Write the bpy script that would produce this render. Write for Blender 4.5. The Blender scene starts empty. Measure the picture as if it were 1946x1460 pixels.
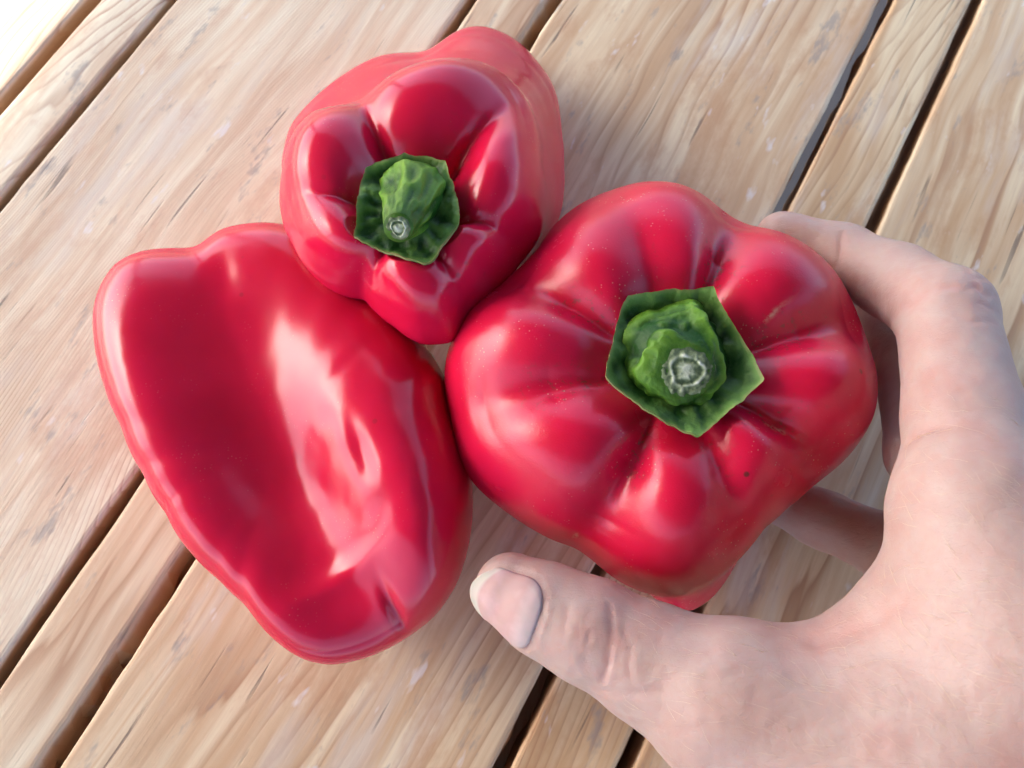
import bpy, math, random
import numpy as np
from mathutils import Vector, Matrix
from mathutils.bvhtree import BVHTree

sc = bpy.context.scene
COL = sc.collection
R = math.radians

# ------------------------------------------------------------------ camera
CAM_H, TILT, F_PX = 0.225, R(17.0), 1462.0          # metres above the table top, tilt from straight down
cam_d = bpy.data.cameras.new('camera')
cam_d.sensor_fit = 'HORIZONTAL'
cam_d.sensor_width = 36.0
cam_d.lens = 36.0 * F_PX / 1946.0
cam_d.clip_start, cam_d.clip_end = 0.01, 500.0
cam = bpy.data.objects.new('camera', cam_d)
cam.location = (0, 0, CAM_H)
cam.rotation_euler = (TILT, 0, 0)
COL.objects.link(cam)
sc.camera = cam
cam_d.dof.use_dof = True
cam_d.dof.focus_distance = 0.172
cam_d.dof.aperture_fstop = 28.0

# ------------------------------------------------------------------ sky, sun, exposure
SUN_EL, SUN_AZ = R(38.0), R(165.0)                   # azimuth counted from +X towards +Y
S = Vector((math.cos(SUN_EL) * math.cos(SUN_AZ), math.cos(SUN_EL) * math.sin(SUN_AZ), math.sin(SUN_EL)))
w = bpy.data.worlds.new('World'); sc.world = w
w.use_nodes = True
wn = w.node_tree.nodes; wl = w.node_tree.links
bg = wn['Background']; bg.inputs['Strength'].default_value = 0.15
sky = wn.new('ShaderNodeTexSky'); sky.sky_type = 'NISHITA'; sky.sun_disc = False
sky.sun_elevation = SUN_EL; sky.sun_rotation = R(90) - SUN_AZ
sky.dust_density = 2.1; sky.air_density = 0.6; sky.ozone_density = 0.0
wl.new(sky.outputs[0], bg.inputs[0])
sun_d = bpy.data.lights.new('sun', 'SUN'); sun_d.energy = 2.0; sun_d.angle = R(0.5)
sun_d.color = (1.0, 0.95, 0.86)
sun = bpy.data.objects.new('sun', sun_d)
sun.rotation_euler = S.to_track_quat('Z', 'Y').to_euler()
sun.location = (-2, 3, 6)
COL.objects.link(sun)
sc.view_settings.view_transform = 'Standard'
sc.view_settings.look = 'None'
sc.view_settings.gamma = 1.0
sc.view_settings.exposure = 2.25
sc.cycles.max_bounces = 10

# ------------------------------------------------------------------ helpers
CT, ST = math.cos(TILT), math.sin(TILT)
def at(px, py, z):
    """The point at height z (mm) on the line of sight through a photograph pixel."""
    dx, dy = (px - 973.0) / F_PX, (730.0 - py) / F_PX
    d = Vector((dx, dy * CT + ST, dy * ST - CT))
    t = (CAM_H - z * 0.001) / -d.z
    return Vector((0, 0, CAM_H)) + d * t

def px_dir(px, py):
    dx, dy = (px - 973.0) / F_PX, (730.0 - py) / F_PX
    return Vector((dx, dy * CT + ST, dy * ST - CT)).normalized()

def _hash(ix, iy, iz, seed):
    h = (ix.astype(np.int64) * 374761393 + iy.astype(np.int64) * 668265263 + iz.astype(np.int64) * 2147483647 + seed * 974711) & 0xFFFFFFFF
    h = ((h ^ (h >> 13)) * 1274126177) & 0xFFFFFFFF
    h = ((h ^ (h >> 16)) * 2246822519) & 0xFFFFFFFF
    return ((h ^ (h >> 15)) & 0xFFFFFF).astype(np.float64) / 0xFFFFFF

def vnoise(P, seed=0):
    """Smooth value noise in [-1,1]; P is (..., 3)."""
    i = np.floor(P); f = P - i; f = f * f * f * (f * (f * 6 - 15) + 10)
    i = i.astype(np.int64)
    out = 0
    for a in (0, 1):
        wx = f[..., 0] if a else 1 - f[..., 0]
        for b in (0, 1):
            wy = f[..., 1] if b else 1 - f[..., 1]
            for c in (0, 1):
                wz = f[..., 2] if c else 1 - f[..., 2]
                out = out + wx * wy * wz * _hash(i[..., 0] + a, i[..., 1] + b, i[..., 2] + c, seed)
    return out * 2 - 1

def fbm(P, octs=3, seed=0):
    return sum(vnoise(P * 2 ** k, seed + 7 * k) * 0.5 ** k for k in range(octs))

def mesh_obj(name, verts, faces, mat, parent=None, smooth=True):
    me = bpy.data.meshes.new(name)
    me.from_pydata([tuple(map(float, v)) for v in verts], [], [tuple(map(int, f)) for f in faces])
    me.validate()
    if smooth:
        me.polygons.foreach_set('use_smooth', [True] * len(me.polygons))
    me.update()
    o = bpy.data.objects.new(name, me)
    if mat: me.materials.append(mat)
    COL.objects.link(o)
    if parent:
        o.parent = parent
        o.matrix_parent_inverse = Matrix.Identity(4)
        o.location = -parent.location
    return o

def thing(name, label, cat, loc=(0, 0, 0), group=None):
    o = bpy.data.objects.new(name, None)
    o.empty_display_size = 0.02
    o.location = loc
    COL.objects.link(o)
    o['label'] = label; o['category'] = cat
    if group: o['group'] = group
    return o

def grid_faces(n_ring, n_seg, flip=False):
    """Faces between n_ring closed rings of n_seg vertices."""
    i = np.arange(n_ring - 1)[:, None] * n_seg
    j = np.arange(n_seg)[None, :]; k = (j + 1) % n_seg
    f = np.stack([i + j, i + k, i + n_seg + k, i + n_seg + j], -1).reshape(-1, 4)
    return f[:, ::-1] if flip else f

def catmull(cp, n):
    """cp (K, N, 2) control points -> (n, N, 2) samples, centripetal-ish, per column."""
    K = cp.shape[0]
    p = np.concatenate([2 * cp[:1] - cp[1:2], cp, 2 * cp[-1:] - cp[-2:-1]], 0)
    t = np.linspace(0, K - 1 - 1e-6, n)
    i = t.astype(int); f = (t - i)[:, None, None]
    a, b, c, d = p[i], p[i + 1], p[i + 2], p[i + 3]
    return 0.5 * (2 * b + (c - a) * f + (2 * a - 5 * b + 4 * c - d) * f ** 2 + (3 * b - a - 3 * c + d) * f ** 3)

def polar_outline(pts, z, c, n, sig=2.0):
    """Radius around c for n directions, from outline pixels seen at height z."""
    q = np.array([at(x, y, z)[:2] for x, y in pts]) - np.array(c[:2])
    th = np.arctan2(q[:, 1], q[:, 0]); r = np.hypot(q[:, 0], q[:, 1])
    o = np.argsort(th); th, r = th[o], r[o]
    g = np.linspace(-math.pi, math.pi, n, endpoint=False)
    rr = np.interp(g, np.concatenate([th - 2 * math.pi, th, th + 2 * math.pi]), np.tile(r, 3))
    k = np.exp(-0.5 * (np.minimum(np.arange(n), n - np.arange(n)) * 360.0 / n / sig) ** 2)
    rr = np.real(np.fft.ifft(np.fft.fft(rr) * np.fft.fft(k / k.sum())))
    return g, rr

def angdiff(a, b):
    return (a - b + math.pi) % (2 * math.pi) - math.pi

# ------------------------------------------------------------------ node helpers
def set_tone(o, vals, name='tone'):
    a = o.data.attributes.new(name, 'FLOAT', 'POINT')
    a.data.foreach_set('value', np.clip(vals, 0, 1).astype(np.float32))

class NT:
    def __init__(s, name):
        s.m = bpy.data.materials.new(name); s.m.use_nodes = True
        s.t = s.m.node_tree; s.n = s.t.nodes; s.bsdf = s.n['Principled BSDF']
    def new(s, kind, **kw):
        nd = s.n.new(kind)
        for k, v in kw.items(): setattr(nd, k, v)
        return nd
    def link(s, a, b): s.t.links.new(a, b)
    def val(s, sock, v):
        if isinstance(v, bpy.types.NodeSocket): s.link(v, sock)
        else: sock.default_value = v
    def coords(s, which='Object'):
        return s.new('ShaderNodeTexCoord').outputs[which]
    def mapping(s, vec, scale=(1, 1, 1), loc=(0, 0, 0)):
        m = s.new('ShaderNodeMapping'); s.link(vec, m.inputs[0])
        s.val(m.inputs['Scale'], scale); s.val(m.inputs['Location'], loc)
        return m.outputs[0]
    def noise(s, vec, scale=5, detail=2, rough=0.5, dist=0.0, out='Fac'):
        n = s.new('ShaderNodeTexNoise'); s.link(vec, n.inputs['Vector'])
        n.inputs['Scale'].default_value = scale; n.inputs['Detail'].default_value = detail
        n.inputs['Roughness'].default_value = rough; n.inputs['Distortion'].default_value = dist
        return n.outputs[out]
    def voronoi(s, vec, scale=5, feature='F1', out='Distance', rnd=1.0):
        n = s.new('ShaderNodeTexVoronoi', feature=feature); s.link(vec, n.inputs['Vector'])
        n.inputs['Scale'].default_value = scale; n.inputs['Randomness'].default_value = rnd
        return n.outputs[out]
    def ramp(s, fac, stops):
        r = s.new('ShaderNodeValToRGB'); s.link(fac, r.inputs[0])
        e = r.color_ramp.elements
        while len(e) < len(stops): e.new(0.5)
        for el, (p, c) in zip(e, stops):
            el.position = p
            el.color = (c, c, c, 1) if isinstance(c, (int, float)) else (*c, 1)
        return r.outputs[0]
    def mix(s, fac, a, b, mode='MIX'):
        m = s.new('ShaderNodeMix', data_type='RGBA', blend_type=mode)
        s.val(m.inputs[0], fac)
        s.val(m.inputs[6], a if isinstance(a, bpy.types.NodeSocket) else (*a, 1))
        s.val(m.inputs[7], b if isinstance(b, bpy.types.NodeSocket) else (*b, 1))
        return m.outputs[2]
    def math(s, op, a, b=0.0, clamp=False):
        m = s.new('ShaderNodeMath', operation=op, use_clamp=clamp)
        s.val(m.inputs[0], a); s.val(m.inputs[1], b)
        return m.outputs[0]
    def bump(s, h, strength, dist, prev=None):
        b = s.new('ShaderNodeBump'); s.link(h, b.inputs['Height'])
        b.inputs['Strength'].default_value = strength; b.inputs['Distance'].default_value = dist
        if prev is not None: s.link(prev, b.inputs['Normal'])
        return b.outputs[0]
    def set(s, **kw):
        for k, v in kw.items():
            s.val(s.bsdf.inputs[k.replace('_', ' ')], v)

# ------------------------------------------------------------------ materials
def wood_material():
    t = NT('weathered_spruce')
    co = t.coords('Object')
    rnd = t.new('ShaderNodeObjectInfo').outputs['Random']
    off = t.new('ShaderNodeCombineXYZ')
    for i, k in enumerate((3.1, 17.0, 5.3)): t.val(off.inputs[i], t.math('MULTIPLY', rnd, k))
    add = t.new('ShaderNodeVectorMath', operation='ADD'); t.link(co, add.inputs[0]); t.link(off.outputs[0], add.inputs[1])
    p = add.outputs[0]
    # slow wander of the grain across the board
    wn_ = t.noise(t.mapping(p, (14, 5.5, 14)), 1, 2, 0.5, 0.3, 'Color')
    wv = t.new('ShaderNodeVectorMath', operation='SUBTRACT'); t.link(wn_, wv.inputs[0]); wv.inputs[1].default_value = (.5, .5, .5)
    ws = t.new('ShaderNodeVectorMath', operation='MULTIPLY'); t.link(wv.outputs[0], ws.inputs[0]); ws.inputs[1].default_value = (0.030, 0.0, 0.03)
    q = t.new('ShaderNodeVectorMath', operation='ADD'); t.link(p, q.inputs[0]); t.link(ws.outputs[0], q.inputs[1]); q = q.outputs[0]
    warm = t.new('ShaderNodeAttribute', attribute_type='OBJECT', attribute_name='warmth').outputs['Fac']
    ws2 = t.new('ShaderNodeVectorMath', operation='MULTIPLY'); t.link(wv.outputs[0], ws2.inputs[0]); ws2.inputs[1].default_value = (0.010, 0.0, 0.01)
    q2 = t.new('ShaderNodeVectorMath', operation='ADD'); t.link(p, q2.inputs[0]); t.link(ws2.outputs[0], q2.inputs[1]); q2 = q2.outputs[0]
    broad = t.noise(t.mapping(q, (62, 5, 40)), 1, 3, 0.55)
    band = t.noise(t.mapping(q, (130, 8, 60), (1, 6, 3)), 1, 3, 0.6)
    fine = t.noise(t.mapping(q2, (620, 16, 300)), 1, 3, 0.6)
    fibre = t.noise(t.mapping(q2, (1700, 60, 900)), 1, 2, 0.6)
    patch = t.noise(t.mapping(p, (16, 7, 18)), 1, 3, 0.6)
    pale = t.mix(warm, (0.87, 0.81, 0.63), (0.81, 0.665, 0.42))
    tan = t.mix(warm, (0.70, 0.53, 0.37), (0.54, 0.32, 0.145))
    base = t.mix(t.ramp(broad, [(0.42, 0.0), (0.53, 0.80), (0.60, 0.2), (0.72, 0.9)]), pale, tan)
    base = t.mix(t.math('MULTIPLY', t.ramp(band, [(0.50, 0.0), (0.62, 0.75)]), t.ramp(patch, [(0.35, 1.0), (0.65, 0.25)])), base, tan)
    # growth rings: cathedral figure, brown late wood with a sharp outer side
    sx = t.new('ShaderNodeSeparateXYZ'); t.link(q, sx.inputs[0])
    offs = t.math('SUBTRACT', t.noise(t.mapping(p, (6, 1.6, 6)), 1, 1, 0.5), t.math('MULTIPLY', sx.outputs[0], 7.0))
    arch = t.math('ADD', t.math('POWER', t.math('ABSOLUTE', offs), 1.7), t.math('MULTIPLY', sx.outputs[1], 0.55))
    arch = t.math('ADD', arch, t.math('MULTIPLY', broad, 0.30))
    rings = t.ramp(t.math('FRACT', t.math('MULTIPLY', arch, 10.0)), [(0.0, 0.0), (0.60, 0.18), (0.88, 1.0), (0.94, 0.1), (1.0, 0.0)])
    rw = t.ramp(t.noise(t.mapping(p, (22, 7, 22), (4, 4, 4)), 1, 3, 0.6), [(0.38, 0.15), (0.56, 0.95)])
    base = t.mix(t.math('MULTIPLY', rings, rw), base, t.mix(warm, (0.53, 0.35, 0.23), (0.40, 0.215, 0.105)))
    grey = t.noise(t.mapping(q, (70, 13, 60), (3, 8, 1)), 1, 4, 0.62)
    base = t.mix(t.ramp(grey, [(0.55, 0.0), (0.70, 0.45)]), base, (0.66, 0.635, 0.59))
    base = t.mix(t.ramp(fine, [(0.47, 0.0), (0.72, 0.20)]), base, tan)
    base = t.mix(t.ramp(fibre, [(0.42, 0.0), (0.75, 0.15)]), base, (0.42, 0.30, 0.20))
    # dark checks along the grain, only here and there
    crk = t.noise(t.mapping(q2, (420, 15, 100), (7, 1, 2)), 1, 2, 0.5)
    where = t.noise(t.mapping(p, (34, 26, 34), (1, 5, 9)), 1, 2, 0.5)
    crack = t.math('MULTIPLY', t.ramp(crk, [(0.645, 0.0), (0.69, 1.0)]), t.ramp(where, [(0.52, 0.0), (0.60, 1.0)]))
    base = t.mix(t.math('MULTIPLY', crack, 0.7), base, (0.14, 0.105, 0.085))
    smudge = t.ramp(t.noise(t.mapping(q2, (120, 40, 120), (2, 2, 6)), 1, 4, 0.7), [(0.60, 0.0), (0.70, 0.6)])
    blotch = t.ramp(t.noise(t.mapping(q, (55, 24, 55), (5, 5, 1)), 1, 5, 0.7), [(0.53, 0.0), (0.66, 0.55)])
    base = t.mix(blotch, base, t.mix(warm, (0.60, 0.40, 0.28), (0.50, 0.27, 0.12)))
    base = t.mix(smudge, base, (0.30, 0.28, 0.27))
    fleck = t.ramp(t.noise(t.mapping(q2, (150, 55, 150), (9, 3, 6)), 1, 3, 0.6), [(0.66, 0.0), (0.73, 0.7)])
    base = t.mix(fleck, base, (0.80, 0.78, 0.76))
    # board flanks below the top face are browner
    sep = t.new('ShaderNodeSeparateXYZ'); t.link(co, sep.inputs[0])
    side = t.math('MULTIPLY', t.math('SUBTRACT', -0.0012, sep.outputs[2]), 800.0, True)
    base = t.mix(t.math('MULTIPLY', side, 0.8), base, (0.46, 0.26, 0.12))
    h = t.math('ADD', t.math('MULTIPLY', fine, 0.7), t.math('MULTIPLY', fibre, 0.35))
    h = t.math('SUBTRACT', h, t.math('MULTIPLY', crack, 1.2))
    t.set(Base_Color=base, Roughness=0.62, Normal=t.bump(h, 0.25, 0.0006))
    t.bsdf.inputs['Specular IOR Level'].default_value = 0.3
    return t.m

def pepper_material(name, rough, pores, dirt):
    t = NT(name)
    co = t.coords('Object')
    n1 = t.noise(co, 38, 3, 0.5)
    col = t.ramp(n1, [(0.3, (0.54, 0.005, 0.036)), (0.55, (0.61, 0.007, 0.048)), (0.75, (0.66, 0.012, 0.046))])
    fl = t.voronoi(co, 950)
    keep = t.ramp(t.noise(co, 75, 4, 0.7), [(0.53, 0.0), (0.66, 1.0)])
    speck = t.math('MULTIPLY', t.ramp(fl, [(0.10, 1.0), (0.20, 0.0)]), keep)
    col = t.mix(t.math('MULTIPLY', speck, 0.55 * dirt), col, (0.70, 0.45, 0.36))
    fl2 = t.voronoi(t.mapping(co, (1, 1, 1), (3, 1, 2)), 170)
    keep2 = t.ramp(t.noise(co, 42, 3, 0.6), [(0.58, 0.0), (0.64, 1.0)])
    speck2 = t.math('MULTIPLY', t.ramp(fl2, [(0.08, 1.0), (0.13, 0.0)]), keep2)
    col = t.mix(t.math('MULTIPLY', speck2, 0.85 * dirt), col, (0.07, 0.03, 0.02))
    grime = t.new('ShaderNodeAttribute', attribute_name='grime').outputs['Fac']
    gsp = t.ramp(t.noise(co, 620, 3, 0.7), [(0.56, 0.0), (0.66, 1.0)])
    col = t.mix(t.math('MULTIPLY', t.math('MULTIPLY', grime, gsp), 0.75 * dirt), col, (0.10, 0.055, 0.035))
    scar = t.new('ShaderNodeAttribute', attribute_name='scar').outputs['Fac']
    scar = t.math('MULTIPLY', scar, t.ramp(t.noise(co, 500, 3, 0.7), [(0.40, 0.0), (0.60, 0.85)]))
    col = t.mix(scar, col, (0.62, 0.40, 0.27))
    rg = t.ramp(t.noise(co, 60, 4, 0.6), [(0.35, rough), (0.72, rough + 0.04)])
    h = t.noise(co, 2600, 2, 0.5)
    nb = t.bump(h, pores, 0.00012)
    nb = t.bump(t.noise(co, 90, 2, 0.5), 0.05, 0.0012, nb)
    t.set(Base_Color=col, Roughness=rg, Normal=nb)
    t.bsdf.inputs['Specular IOR Level'].default_value = 0.40
    t.bsdf.inputs['Subsurface Weight'].default_value = 0.35
    t.bsdf.inputs['Subsurface Radius'].default_value = (1.0, 0.08, 0.08)
    t.bsdf.inputs['Subsurface Scale'].default_value = 0.003
    t.bsdf.inputs['Coat Weight'].default_value = 0.06
    t.bsdf.inputs['Coat Roughness'].default_value = rough * 0.7
    return t.m

def green_material(name, dark, light, hair):
    t = NT(name)
    co = t.coords('Object')
    n = t.noise(co, 240, 4, 0.6)
    at_ = t.new('ShaderNodeAttribute', attribute_name='tone').outputs['Fac']
    f = t.math('ADD', at_, t.math('MULTIPLY', t.math('SUBTRACT', n, 0.5), 0.7), True)
    col = t.mix(f, dark, light)
    dry = t.new('ShaderNodeAttribute', attribute_name='dry').outputs['Fac']
    col = t.mix(t.math('MULTIPLY', dry, 0.75), col, (0.33, 0.27, 0.12))
    f2 = t.ramp(t.noise(co, 1500, 3, 0.6), [(0.55, 0.0), (0.75, hair)])
    col = t.mix(f2, col, (0.28, 0.40, 0.22))
    nb = t.bump(t.noise(co, 700, 4, 0.6), 0.5, 0.0006)
    t.set(Base_Color=col, Roughness=0.5, Normal=nb)
    t.bsdf.inputs['Specular IOR Level'].default_value = 0.28
    t.bsdf.inputs['Subsurface Weight'].default_value = 0.08
    t.bsdf.inputs['Subsurface Scale'].default_value = 0.001
    return t.m

def cut_material():
    t = NT('cut_stem_fibre')
    a = t.new('ShaderNodeAttribute', attribute_name='tone').outputs['Fac']
    n = t.noise(t.coords('Object'), 900, 4, 0.7)
    f = t.math('ADD', a, t.math('MULTIPLY', t.math('SUBTRACT', n, 0.5), 0.55), True)
    col = t.ramp(f, [(0.0, (0.05, 0.08, 0.03)), (0.35, (0.18, 0.23, 0.11)), (0.7, (0.42, 0.47, 0.31)), (1.0, (0.66, 0.68, 0.55))])
    t.set(Base_Color=col, Roughness=0.7, Normal=t.bump(n, 0.6, 0.0006))
    return t.m

def skin_material():
    t = NT('skin')
    co = t.coords('Object')
    blot = t.noise(co, 42, 4, 0.6)
    fine = t.noise(co, 420, 3, 0.6)
    red = t.new('ShaderNodeAttribute', attribute_name='flush').outputs['Fac']
    col = t.ramp(blot, [(0.32, (0.405, 0.26, 0.22)), (0.52, (0.435, 0.31, 0.268)), (0.68, (0.415, 0.25, 0.213))])
    col = t.mix(t.math('MULTIPLY', t.ramp(fine, [(0.4, 0.0), (0.7, 1.0)]), 0.22), col, (0.42, 0.225, 0.19))
    col = t.mix(t.math('MULTIPLY', red, 0.75, True), col, (0.48, 0.18, 0.15))
    v1 = t.voronoi(t.mapping(co, (1.5, 0.8, 1)), 1000, 'DISTANCE_TO_EDGE')
    c1 = t.ramp(v1, [(0.0, 0.0), (0.12, 1.0)])
    warp = t.mapping(co, (520, 900, 700))
    v2 = t.noise(warp, 1, 3, 0.6)
    h = t.math('ADD', t.math('MULTIPLY', c1, 0.16), t.math('MULTIPLY', v2, 0.6))
    rot = t.new('ShaderNodeMapping'); t.link(co, rot.inputs[0])
    rot.inputs['Rotation'].default_value = (0, 0, R(-12)); rot.inputs['Scale'].default_value = (320, 1500, 700)
    lines = t.noise(rot.outputs[0], 1, 3, 0.6, 0.6)
    h = t.math('ADD', h, t.math('MULTIPLY', t.ramp(lines, [(0.30, 0.0), (0.46, 1.0)]), 0.55))
    nb = t.bump(h, 0.30, 0.0003)
    nb = t.bump(t.noise(co, 160, 3, 0.55), 0.30, 0.0012, nb)
    t.set(Base_Color=col, Roughness=0.48, Normal=nb)
    t.bsdf.inputs['Subsurface Weight'].default_value = 0.55
    t.bsdf.inputs['Subsurface Radius'].default_value = (1.0, 0.35, 0.2)
    t.bsdf.inputs['Subsurface Scale'].default_value = 0.0022
    t.bsdf.inputs['Specular IOR Level'].default_value = 0.4
    return t.m

def nail_material():
    t = NT('nail')
    a = t.new('ShaderNodeAttribute', attribute_name='tone').outputs['Fac']
    n = t.noise(t.mapping(t.coords('Object'), (1, 1, 1)), 220, 3)
    col = t.ramp(a, [(0.0, (0.48, 0.38, 0.36)), (0.20, (0.47, 0.35, 0.33)), (0.30, (0.46, 0.295, 0.27)), (0.84, (0.48, 0.30, 0.275)), (0.89, (0.52, 0.48, 0.40)), (1.0, (0.42, 0.39, 0.32))])
    col = t.mix(t.ramp(n, [(0.45, 0.0), (0.7, 0.35)]), col, (0.62, 0.42, 0.42))
    t.set(Base_Color=col, Roughness=0.45)
    t.bsdf.inputs['Specular IOR Level'].default_value = 0.16
    t.bsdf.inputs['Subsurface Weight'].default_value = 0.3
    t.bsdf.inputs['Subsurface Scale'].default_value = 0.001
    return t.m

def plain_material(name, a, b, scale, rough):
    t = NT(name)
    co = t.coords('Object')
    n = t.noise(co, scale, 6, 0.65)
    t.set(Base_Color=t.mix(n, a, b), Roughness=rough, Normal=t.bump(n, 0.4, 0.01))
    return t.m

M_wood = wood_material()
M_pep_big = pepper_material('pepper_skin_dusty', 0.24, 0.35, 1.0)
M_pep = pepper_material('pepper_skin_glossy', 0.18, 0.08, 0.35)
M_calyx = green_material('calyx_green', (0.009, 0.050, 0.004), (0.16, 0.31, 0.06), 0.06)
M_stem = green_material('stem_green', (0.010, 0.058, 0.003), (0.17, 0.35, 0.03), 0.06)
M_cut = cut_material()
M_skin = skin_material()
M_nail = nail_material()
M_pave = plain_material('grey_paving', (0.14, 0.13, 0.12), (0.22, 0.205, 0.19), 6, 0.85)
M_roof = plain_material('added_roof_brown', (0.12, 0.105, 0.085), (0.18, 0.16, 0.13), 8, 0.8)
M_post = plain_material('added_post_brown', (0.10, 0.07, 0.05), (0.15, 0.11, 0.08), 8, 0.8)

# ------------------------------------------------------------------ setting: ground, added light-blocking roof out of view
g = mesh_obj('ground', [(-60, -60, -0.40), (60, -60, -0.40), (60, 60, -0.40), (-60, 60, -0.40)], [(0, 1, 2, 3)], M_pave, smooth=False)
g['kind'] = 'structure'

def box(name, x0, x1, y0, y1, z0, z1, mat, parent=None):
    v = [(x, y, z) for z in (z0, z1) for y in (y0, y1) for x in (x0, x1)]
    f = [(0, 2, 3, 1), (4, 5, 7, 6), (0, 1, 5, 4), (1, 3, 7, 5), (3, 2, 6, 7), (2, 0, 4, 6)]
    return mesh_obj(name, v, f, mat, parent, smooth=False)

ROOF_Z = 1.55
edge_pt = at(95, 60, 0) + S * (ROOF_Z / S.z)          # the roof's corner line whose shade ends at the table's far left
shade_root = thing('added_canopy', 'unseen brown board roof on four posts, added to shade the table', 'added_canopy', (0.2, -0.2, -0.40))  # added out of view to shade the table and darken pepper reflections
# roof boards run along the eave; the eave is parallel to the shade line on the table
ed = Vector((math.cos(R(66)), math.sin(R(66)), 0))
inn = Vector((ed.y, -ed.x, 0))                        # from the eave in over the table
for k in range(11):
    a0, a1 = k * 0.42, k * 0.42 + 0.41
    zz = ROOF_Z + 0.006 * k
    c = [edge_pt + ed * s + inn * a for s, a in ((-1.7, a0), (1.8, a0), (1.8, a1), (-1.7, a1))]
    v = [(p.x, p.y, zz) for p in c] + [(p.x, p.y, zz + 0.035) for p in c]
    f = [(3, 2, 1, 0), (4, 5, 6, 7), (0, 1, 5, 4), (1, 2, 6, 5), (2, 3, 7, 6), (3, 0, 4, 7)]
    mesh_obj('added_roof_board', v, f, M_roof, shade_root, smooth=False)
for sa, aa in ((-1.55, 0.12), (1.65, 0.12), (-1.55, 4.45), (1.65, 4.45)):
    p = edge_pt + ed * sa + inn * aa
    box('added_post', p.x - .05, p.x + .05, p.y - .05, p.y + .05, -0.40, ROOF_Z - 0.002, M_post, shade_root)
# ------------------------------------------------------------------ table of wide boards and narrow strips
PL_ANG = math.atan2(2747.0, 4997.0)                  # the boards run this far off the view's up direction
along = Vector((math.sin(PL_ANG), math.cos(PL_ANG), 0)); across = Vector((along.y, -along.x, 0))
def u_of(x0): return at(x0, 0, 0).dot(across)
EDGES = [(-3000, -2420, 11), (-2380, -2230, 12), (-2190, -1540, 13), (-1500, -1310, 8), (-1270, -670, 9), (-640, -500, 10), (-470, 155, 0), (187, 312, 1), (332, 884, 2), (905, 1036, 3), (1066, 1674, 4), (1698, 1848, 5), (1868, 2450, 6), (2480, 2625, 7)]
table = thing('wooden_table', 'weathered table top of alternating wide boards and narrow strips under the peppers', 'table', (0, 0.07, -0.40))
V0, V1, TH = -0.40, 0.95, 0.021
def plank(x0, x1, seed):
    u0, u1 = u_of(x0), u_of(x1)
    rng = np.random.RandomState(seed * 13 + 5)
    wd = u1 - u0
    L = np.arange(V0, V1 + 1e-6, 0.004)
    ch = 0.0008
    # cross-section, from bottom left up and over to bottom right
    xs = [0, 0, 0, 0.0002, ch] + list(np.linspace(ch * 2, wd - ch * 2, 9)) + [wd - ch, wd - 0.0002, wd, wd, wd]
    zs = [-TH, -TH * .6, -0.006, -ch, -0.0002] + [0] * 9 + [-0.0002, -ch, -0.006, -TH * .6, -TH]
    xs, zs = np.array(xs), np.array(zs)
    n = len(xs)
    P = np.zeros((len(L), n, 3))
    P[..., 0] = xs[None] - wd / 2; P[..., 2] = zs[None]; P[..., 1] = L[:, None] - (V0 + V1) / 2
    q = np.stack([L * 60, L * 0 + seed, L * 0], -1)
    el = fbm(q, 4, seed * 3 + 1) * 0.0003; er = fbm(q, 4, seed * 3 + 2) * 0.0003
    wl_ = np.clip(1 - xs / 0.004, 0, 1); wr = np.clip(1 - (wd - xs) / 0.004, 0, 1)
    rough_l = {3: 0.0005, 5: 0.0014}.get(seed, 0.0004); rough_r = {3: 0.0026, 4: 0.0010}.get(seed, 0.0004)
    fq = P * np.array([300, 90, 420.]) + seed * 3.3
    fr = fbm(fq, 3, seed + 40)
    deep = np.clip((-P[..., 2]) / 0.004, 0.15, 1)
    P[..., 0] += (el[:, None] + (fr * rough_l - (rough_l > .001) * 0.001 * np.clip(fr, 0, 1)) * deep) * wl_[None] + (er[:, None] + fr * rough_r * deep) * wr[None]
    P[..., 2] += 0.0003 * fbm(P * np.array([50, 8, 0.]) + seed, 2, seed + 9) * (P[..., 2] > -0.003)
    if seed == 3:      # splintered lower arris of the narrow strip
        P[..., 0] -= wr[None] * np.clip((-P[..., 2] - .001) / .006, 0, 1) * -0.0022
    V = P.reshape(-1, 3)
    i = np.arange(len(L) - 1)[:, None] * n; j = np.arange(n)[None]; k = (j + 1) % n
    F = np.stack([i + j, i + k, i + n + k, i + n + j], -1).reshape(-1, 4)[:, ::-1]
    F = [tuple(f) for f in F] + [tuple(range(n)), tuple(range((len(L) - 1) * n, len(L) * n))[::-1]]
    o = mesh_obj('plank', V, F, M_wood, table, smooth=False)
    ctr = across * ((u0 + u1) / 2) + along * ((V0 + V1) / 2)
    o.location = ctr - table.location
    o.rotation_euler = (0, 0, -PL_ANG)
    o['warmth'] = {0: 0.1, 1: 0.15, 2: 0.12, 3: 0.40, 4: 0.62, 5: 0.85, 6: 0.75}.get(seed, 0.4)
    return o
for e in EDGES: plank(*e)
for vv, hw in ((-0.30, .035), (-0.025, .055), (0.80, .035)):
    u0, u1 = u_of(-3000), u_of(2625)
    c = [across * a + along * b for a, b in ((u0, vv - hw), (u1, vv - hw), (u1, vv + hw), (u0, vv + hw))]
    v = [(p.x, p.y, -TH - 0.001) for p in c] + [(p.x, p.y, -TH - 0.05) for p in c]
    mesh_obj('crossbeam', v, [(0, 1, 2, 3), (7, 6, 5, 4), (4, 5, 1, 0), (5, 6, 2, 1), (6, 7, 3, 2), (7, 4, 0, 3)], M_wood, table, smooth=False)
    for a in ((u0 + .06, u1 - .06) if hw < .05 else ()):
        p = across * a + along * vv
        o = box('leg', p.x - .03, p.x + .03, p.y - .03, p.y + .03, -0.40, -TH - 0.052, M_wood, table)

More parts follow.
